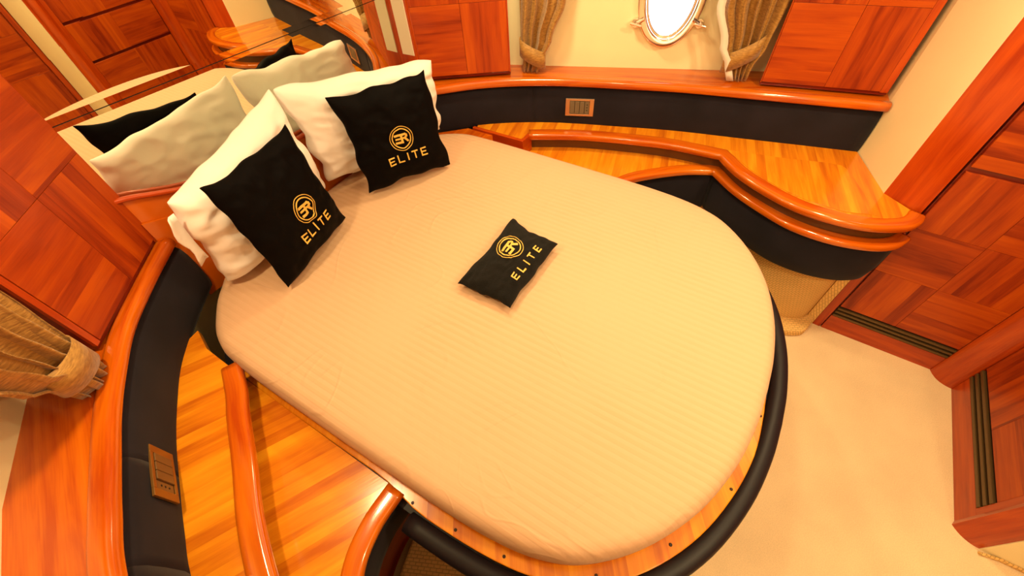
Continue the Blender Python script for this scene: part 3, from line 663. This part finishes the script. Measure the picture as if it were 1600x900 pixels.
pl_, _ = cush('pillow', [(-.555, 1.41, 1.255), (-.03, 1.525, 1.345), (.03, 1.575, .872), (-.56, 1.465, .868)], .095, M['pillow'], n=36, pinch=.03, wr=.016, ws=5, seed=2, power=.36, back=.35)
tag(pl_, 'big white pillow standing behind the left-hand black cushion', 'pillow', 'white pillows at the bed head')
pr_, _ = cush('pillow', [(-.02, 1.53, 1.345), (.66, 1.36, 1.225), (.67, 1.40, .872), (.055, 1.585, .872)], .070, M['pillow'], n=36, pinch=.03, wr=.014, ws=5, seed=9, power=.35, back=.8)
tag(pr_, 'big white pillow leaning behind the right-hand black cushion', 'pillow', 'white pillows at the bed head')
# open end of the pillowcase on the left pillow
fV = []; fF = []
for i in range(9):
    t = i/8
    for k, (dx, dy) in enumerate(((0, 0), (-.016-.008*math.sin(t*5), .006), (-.03+.006*math.cos(t*9), -.004))):
        zf = 1.235-.20*t; fV.append((-.552+dx*1.1-.004*math.sin(t*3), 1.375+.16*(1.30-zf)+dy, zf+dx*.3))
for i in range(8):
    for k in range(2): a = i*3+k; fF.append([a, a+1, a+4, a+3])
fo = mesh('pillowcase_flap', fV, fF, M['pillow'], pl_, smooth=True); sm = fo.modifiers.new('t', 'SOLIDIFY'); sm.thickness = .004

# gold emblem and lettering, laid on the fabric surface ----------------------
def stroke(pts, w_, seg=.25):
    """returns quads along a polyline in logo space"""
    out = []
    for a, b__ in zip(pts[:-1], pts[1:]):
        a, b__ = Vector(a), Vector(b__); d = b__-a; Ln = d.length; t = d.normalized(); nn = Vector((-t.y, t.x))*w_/2
        k = max(1, int(Ln/seg)); ex = t*w_/2*.9
        a2, b2 = a-ex*.98, b__+ex*.98
        for i in range(k):
            p, q = a2+(b2-a2)*(i/k), a2+(b2-a2)*((i+1)/k); out.append([p-nn, q-nn, q+nn, p+nn])
    return out
def ring(r0, r1, n=48):
    out = []
    for i in range(n):
        a, b__ = 2*math.pi*i/n, 2*math.pi*(i+1)/n
        out.append([Vector((r*math.cos(t), r*math.sin(t))) for r, t in ((r0, a), (r1, a), (r1, b__), (r0, b__))])
    return out
def er():
    q = []
    T = .17
    q += stroke([(-.50, .30), (.34, .30)], T); q += stroke([(-.47, .0), (-.14, .0)], T*.8); q += stroke([(-.50, -.31), (.0, -.31)], T)
    q += stroke([(.0, .30), (.0, -.31)], T)
    q += stroke([(.34, .30), (.44, .20), (.44, .10), (.34, .0)], T); q += stroke([(.16, .0), (.34, .0)], T*.9); q += stroke([(.26, -.02), (.48, -.32)], T)
    return q
LET = {'E': [[(.75, 1), (0, 1), (0, 0), (.75, 0)], [(0, .5), (.65, .5)]], 'L': [[(0, 1), (0, 0), (.75, 0)]], 'I': [[(.1, 1), (.1, 0)]], 'T': [[(0, 1), (.8, 1)], [(.4, 1), (.4, 0)]]}
ADV = {'E': .75, 'L': .75, 'I': .2, 'T': .8}
def word(txt, x0_, x1_, y0_, h, wst):
    tot = sum(ADV[c] for c in txt)*h; gap = ((x1_-x0_)-tot)/(len(txt)-1); letters = []; x = x0_
    for c in txt:
        letters.append([q for pl in LET[c] for q in stroke([(x+p[0]*h, y0_+p[1]*h) for p in pl], wst, .06)])
        x += ADV[c]*h+gap
    return letters
def emblem(parent, P, cu, cv, ru, rv, tx0, tx1, ty, th, off=.0022):
    def put(name, quads, fu):
        V = []; F = []
        for q in quads:
            i = len(V)
            for p in q:
                u, v = fu(p); V.append(P(u, v, 1, off))
            F.append([i, i+1, i+2, i+3])
        o = mesh(name, V, F, M['gold'], parent, smooth=False, fix=False)
        s = o.modifiers.new('t', 'SOLIDIFY'); s.thickness = .0012; s.offset = 0
        return o
    f1 = lambda p: (cu+p.x*ru, cv+p.y*rv)
    put('gold_ring', ring(.955, 1.0), f1); put('gold_ring', ring(.74, .82), f1)
    put('gold_monogram', er(), f1)
    k = rv/ru
    for q in word('ELITE', 0, (tx1-tx0), 0, th/k, .0135): put('gold_letter', q, lambda p: (tx0+p.x, ty+p.y*k))
cR, PR_ = cush('cushion', [(.100, 1.405, 1.29), (.480, 1.242, 1.272), (.440, 1.169, .866), (.091, 1.363, .866)], .055, M['velvet'], n=34, pinch=.05, wr=.010, ws=5, seed=5, power=.6, ear=.02)
tag(cR, 'black square cushion with gold lettering, right of the pair, near the upholstered corner', 'cushion', 'black cushions with gold lettering')
emblem(cR, PR_, .515, .50, .13, .13, .31, .74, .26, .075)
cL, PL_ = cush('cushion', [(-.486, 1.275, 1.318), (-.106, 1.385, 1.29), (-.079, 1.333, .866), (-.462, 1.241, .866)], .055, M['velvet'], n=34, pinch=.05, wr=.010, ws=5, seed=11, power=.6, ear=.02)
tag(cL, 'black square cushion with gold lettering, left of the pair, near the left wall cabinet', 'cushion', 'black cushions with gold lettering')
emblem(cL, PL_, .555, .47, .13, .13, .35, .755, .235, .072)
cT, PT_ = cush('small_cushion', [(-.162, .700, .884), (.230, .703, .888), (.188, .474, .886), (-.162, .476, .884)], 0.028, M['terry'], n=34, pinch=.07, wr=.006, ws=6, seed=21, power=.45, back=1.0, zmin=.852, ear=.0)
tag(cT, 'small black terry cushion with gold lettering lying in the middle of the bed', 'cushion')
emblem(cT, PT_, .60, .60, .15, .25, .29, .78, .13, .11)

# ================================================================ CURTAINS
def curtain(label, a, b__, levels, folds, amp, band=None, loc=None, nrm=None, lining=None, seed=0, top=CEIL):
    """a,b: plan line; levels: (z, centre, width) in metres along it"""
    a, b__ = v2(a), v2(b__); t = (b__-a).normalized(); nn = v2(nrm).normalized() if nrm else Vector((-t.y, t.x))
    e = empty('curtain', (a.x, a.y, levels[-1][0]), label, 'curtain', 'gold curtains beside the portholes')
    def at(z):
        L_ = levels
        for i in range(len(L_)-1):
            if L_[i][0] >= z >= L_[i+1][0]:
                f = (L_[i][0]-z)/(L_[i][0]-L_[i+1][0]); f = f*f*(3-2*f)
                return [L_[i][k]+(L_[i+1][k]-L_[i][k])*f for k in (1, 2, 3)]
        return L_[-1][1:]
    U_, H_ = 150, 40; V = []; F = []
    z1, z0 = levels[0][0], levels[-1][0]
    for j in range(H_+1):
        z = z1+(z0-z1)*j/H_; c, w_, am = at(z)
        for i in range(U_+1):
            u = i/U_; ph = folds*2*math.pi*u+.7*math.sin(u*9+seed)+.5*math.sin(z*4+seed)
            s = c+(u-.5)*w_+.25*am*math.sin(2*ph)
            d = am*math.sin(ph)+.3*am*math.sin(ph*2.3+1+seed)
            V.append((a.x+t.x*s+nn.x*d, a.y+t.y*s+nn.y*d, z+.004*math.sin(u*31)))
    for j in range(H_):
        for i in range(U_): k = j*(U_+1)+i; F.append([k, k+1, k+U_+2, k+U_+1])
    o = mesh('fabric', V, F, M['curtain'], e, smooth=True, fix=False); s = o.modifiers.new('t', 'SOLIDIFY'); s.thickness = .002
    if band:
        zc, zl, zr, h = band; c, w_, am = at(zc); V = []; F = []; K_ = 40
        for i in range(K_):
            th = 2*math.pi*i/K_; s = c+math.cos(th)*(w_/2+.012); d = math.sin(th)*(am+.016)
            f = (math.cos(th)+1)/2; zz = zl+(zr-zl)*f
            for hz in (-h/2, h/2):
                V.append((a.x+t.x*(s)+nn.x*d, a.y+t.y*s+nn.y*d, zz+hz))
        for i in range(K_): j = (i+1) % K_; F.append([2*i, 2*j, 2*j+1, 2*i+1])
        o = mesh('tieback', V, F, M['curtain'], e, smooth=True, fix=False); s = o.modifiers.new('t', 'SOLIDIFY'); s.thickness = .003
    if lining:
        V = []; F = []
        for j in range(H_+1):
            z = z1+(z0-z1)*j/H_; c, w_, am = at(z)
            for k, q in enumerate((-.5*w_-.012, -.5*w_+.02)):
                s = c+lining*abs(q) if False else c+q*(-lining if lining < 0 else 1); V.append((a.x+t.x*s-nn.x*(am*.9+.006), a.y+t.y*s-nn.y*(am*.9+.006), z))
        for j in range(H_): k = 2*j; F.append([k, k+1, k+3, k+2])
        o = mesh('lining', V, F, M['lining'], e, smooth=True, fix=False); s = o.modifiers.new('t', 'SOLIDIFY'); s.thickness = .002
    return e
IN0, IN1 = (1.10, 1.08), (1.50, -.05)     # line just inside the hull wall on the porthole side
curtain('gold curtain tied back at the right of the porthole', IN0, IN1,
        [(CEIL, .90, .34, .030), (1.36, .925, .27, .032), (1.20, .945, .19, .028), (1.10, .955, .105, .020), (1.044, .965, .075, .018)], 5, .02,
        band=(1.13, 1.115, 1.20, .085), lining=1, seed=1)
curtain('gold curtain tied back at the left of the porthole', IN0, IN1,
        [(CEIL, .10, .34, .030), (1.36, .03, .22, .032), (1.20, -.0, .16, .028), (1.10, -.015, .10, .020), (1.044, -.030, .085, .018)], 4, .02,
        band=(1.12, 1.16, 1.10, .08), seed=3)
curtain('gold curtain tied back at the left edge above the red sill', (-.93, 1.36), (-1.10, 1.07),
        [(CEIL, .20, .36, .022), (1.30, .165, .26, .026), (1.20, .15, .20, .028), (1.12, .125, .13, .028), (1.044, .12, .10, .024)], 5, .024,
        band=(1.13, 1.12, 1.145, .085), seed=6)

# ================================================================ CEILING LIGHTS (outside the frame, they light the cabin)
for i, (x, y, p, r) in enumerate(LAMPS):
    e = empty('ceiling_light', (x, y, CEIL), 'small round recessed ceiling downlight '+('over the left bedside shelf', 'over the right-hand cushion', 'over the middle of the bed', 'over the rounded shelf end', 'over the carpet at the bed foot', 'by the entry')[i], 'ceiling light', 'recessed ceiling downlights')
    V = []; F = []; K_ = 32
    for rr_, z in ((r+.004, CEIL-.001), (r+.018, CEIL-.001), (r+.016, CEIL-.008), (r+.004, CEIL-.010)):
        for k in range(K_): V.append((x+rr_*math.cos(2*math.pi*k/K_), y+rr_*math.sin(2*math.pi*k/K_), z))
    for q in range(4):
        for k in range(K_): F.append([q*K_+k, q*K_+(k+1) % K_, ((q+1) % 4)*K_+(k+1) % K_, ((q+1) % 4)*K_+k])
    mesh('trim_ring', V, F, M['chrome'], e, smooth=True)
    mesh('lens', [(x+r*math.cos(2*math.pi*k/K_), y+r*math.sin(2*math.pi*k/K_), z) for z in (CEIL-.004, CEIL-.001) for k in range(K_)],
         [list(range(K_)), list(range(K_, 2*K_))]+[[k, (k+1) % K_, K_+(k+1) % K_, K_+k] for k in range(K_)], M['lens'], e)
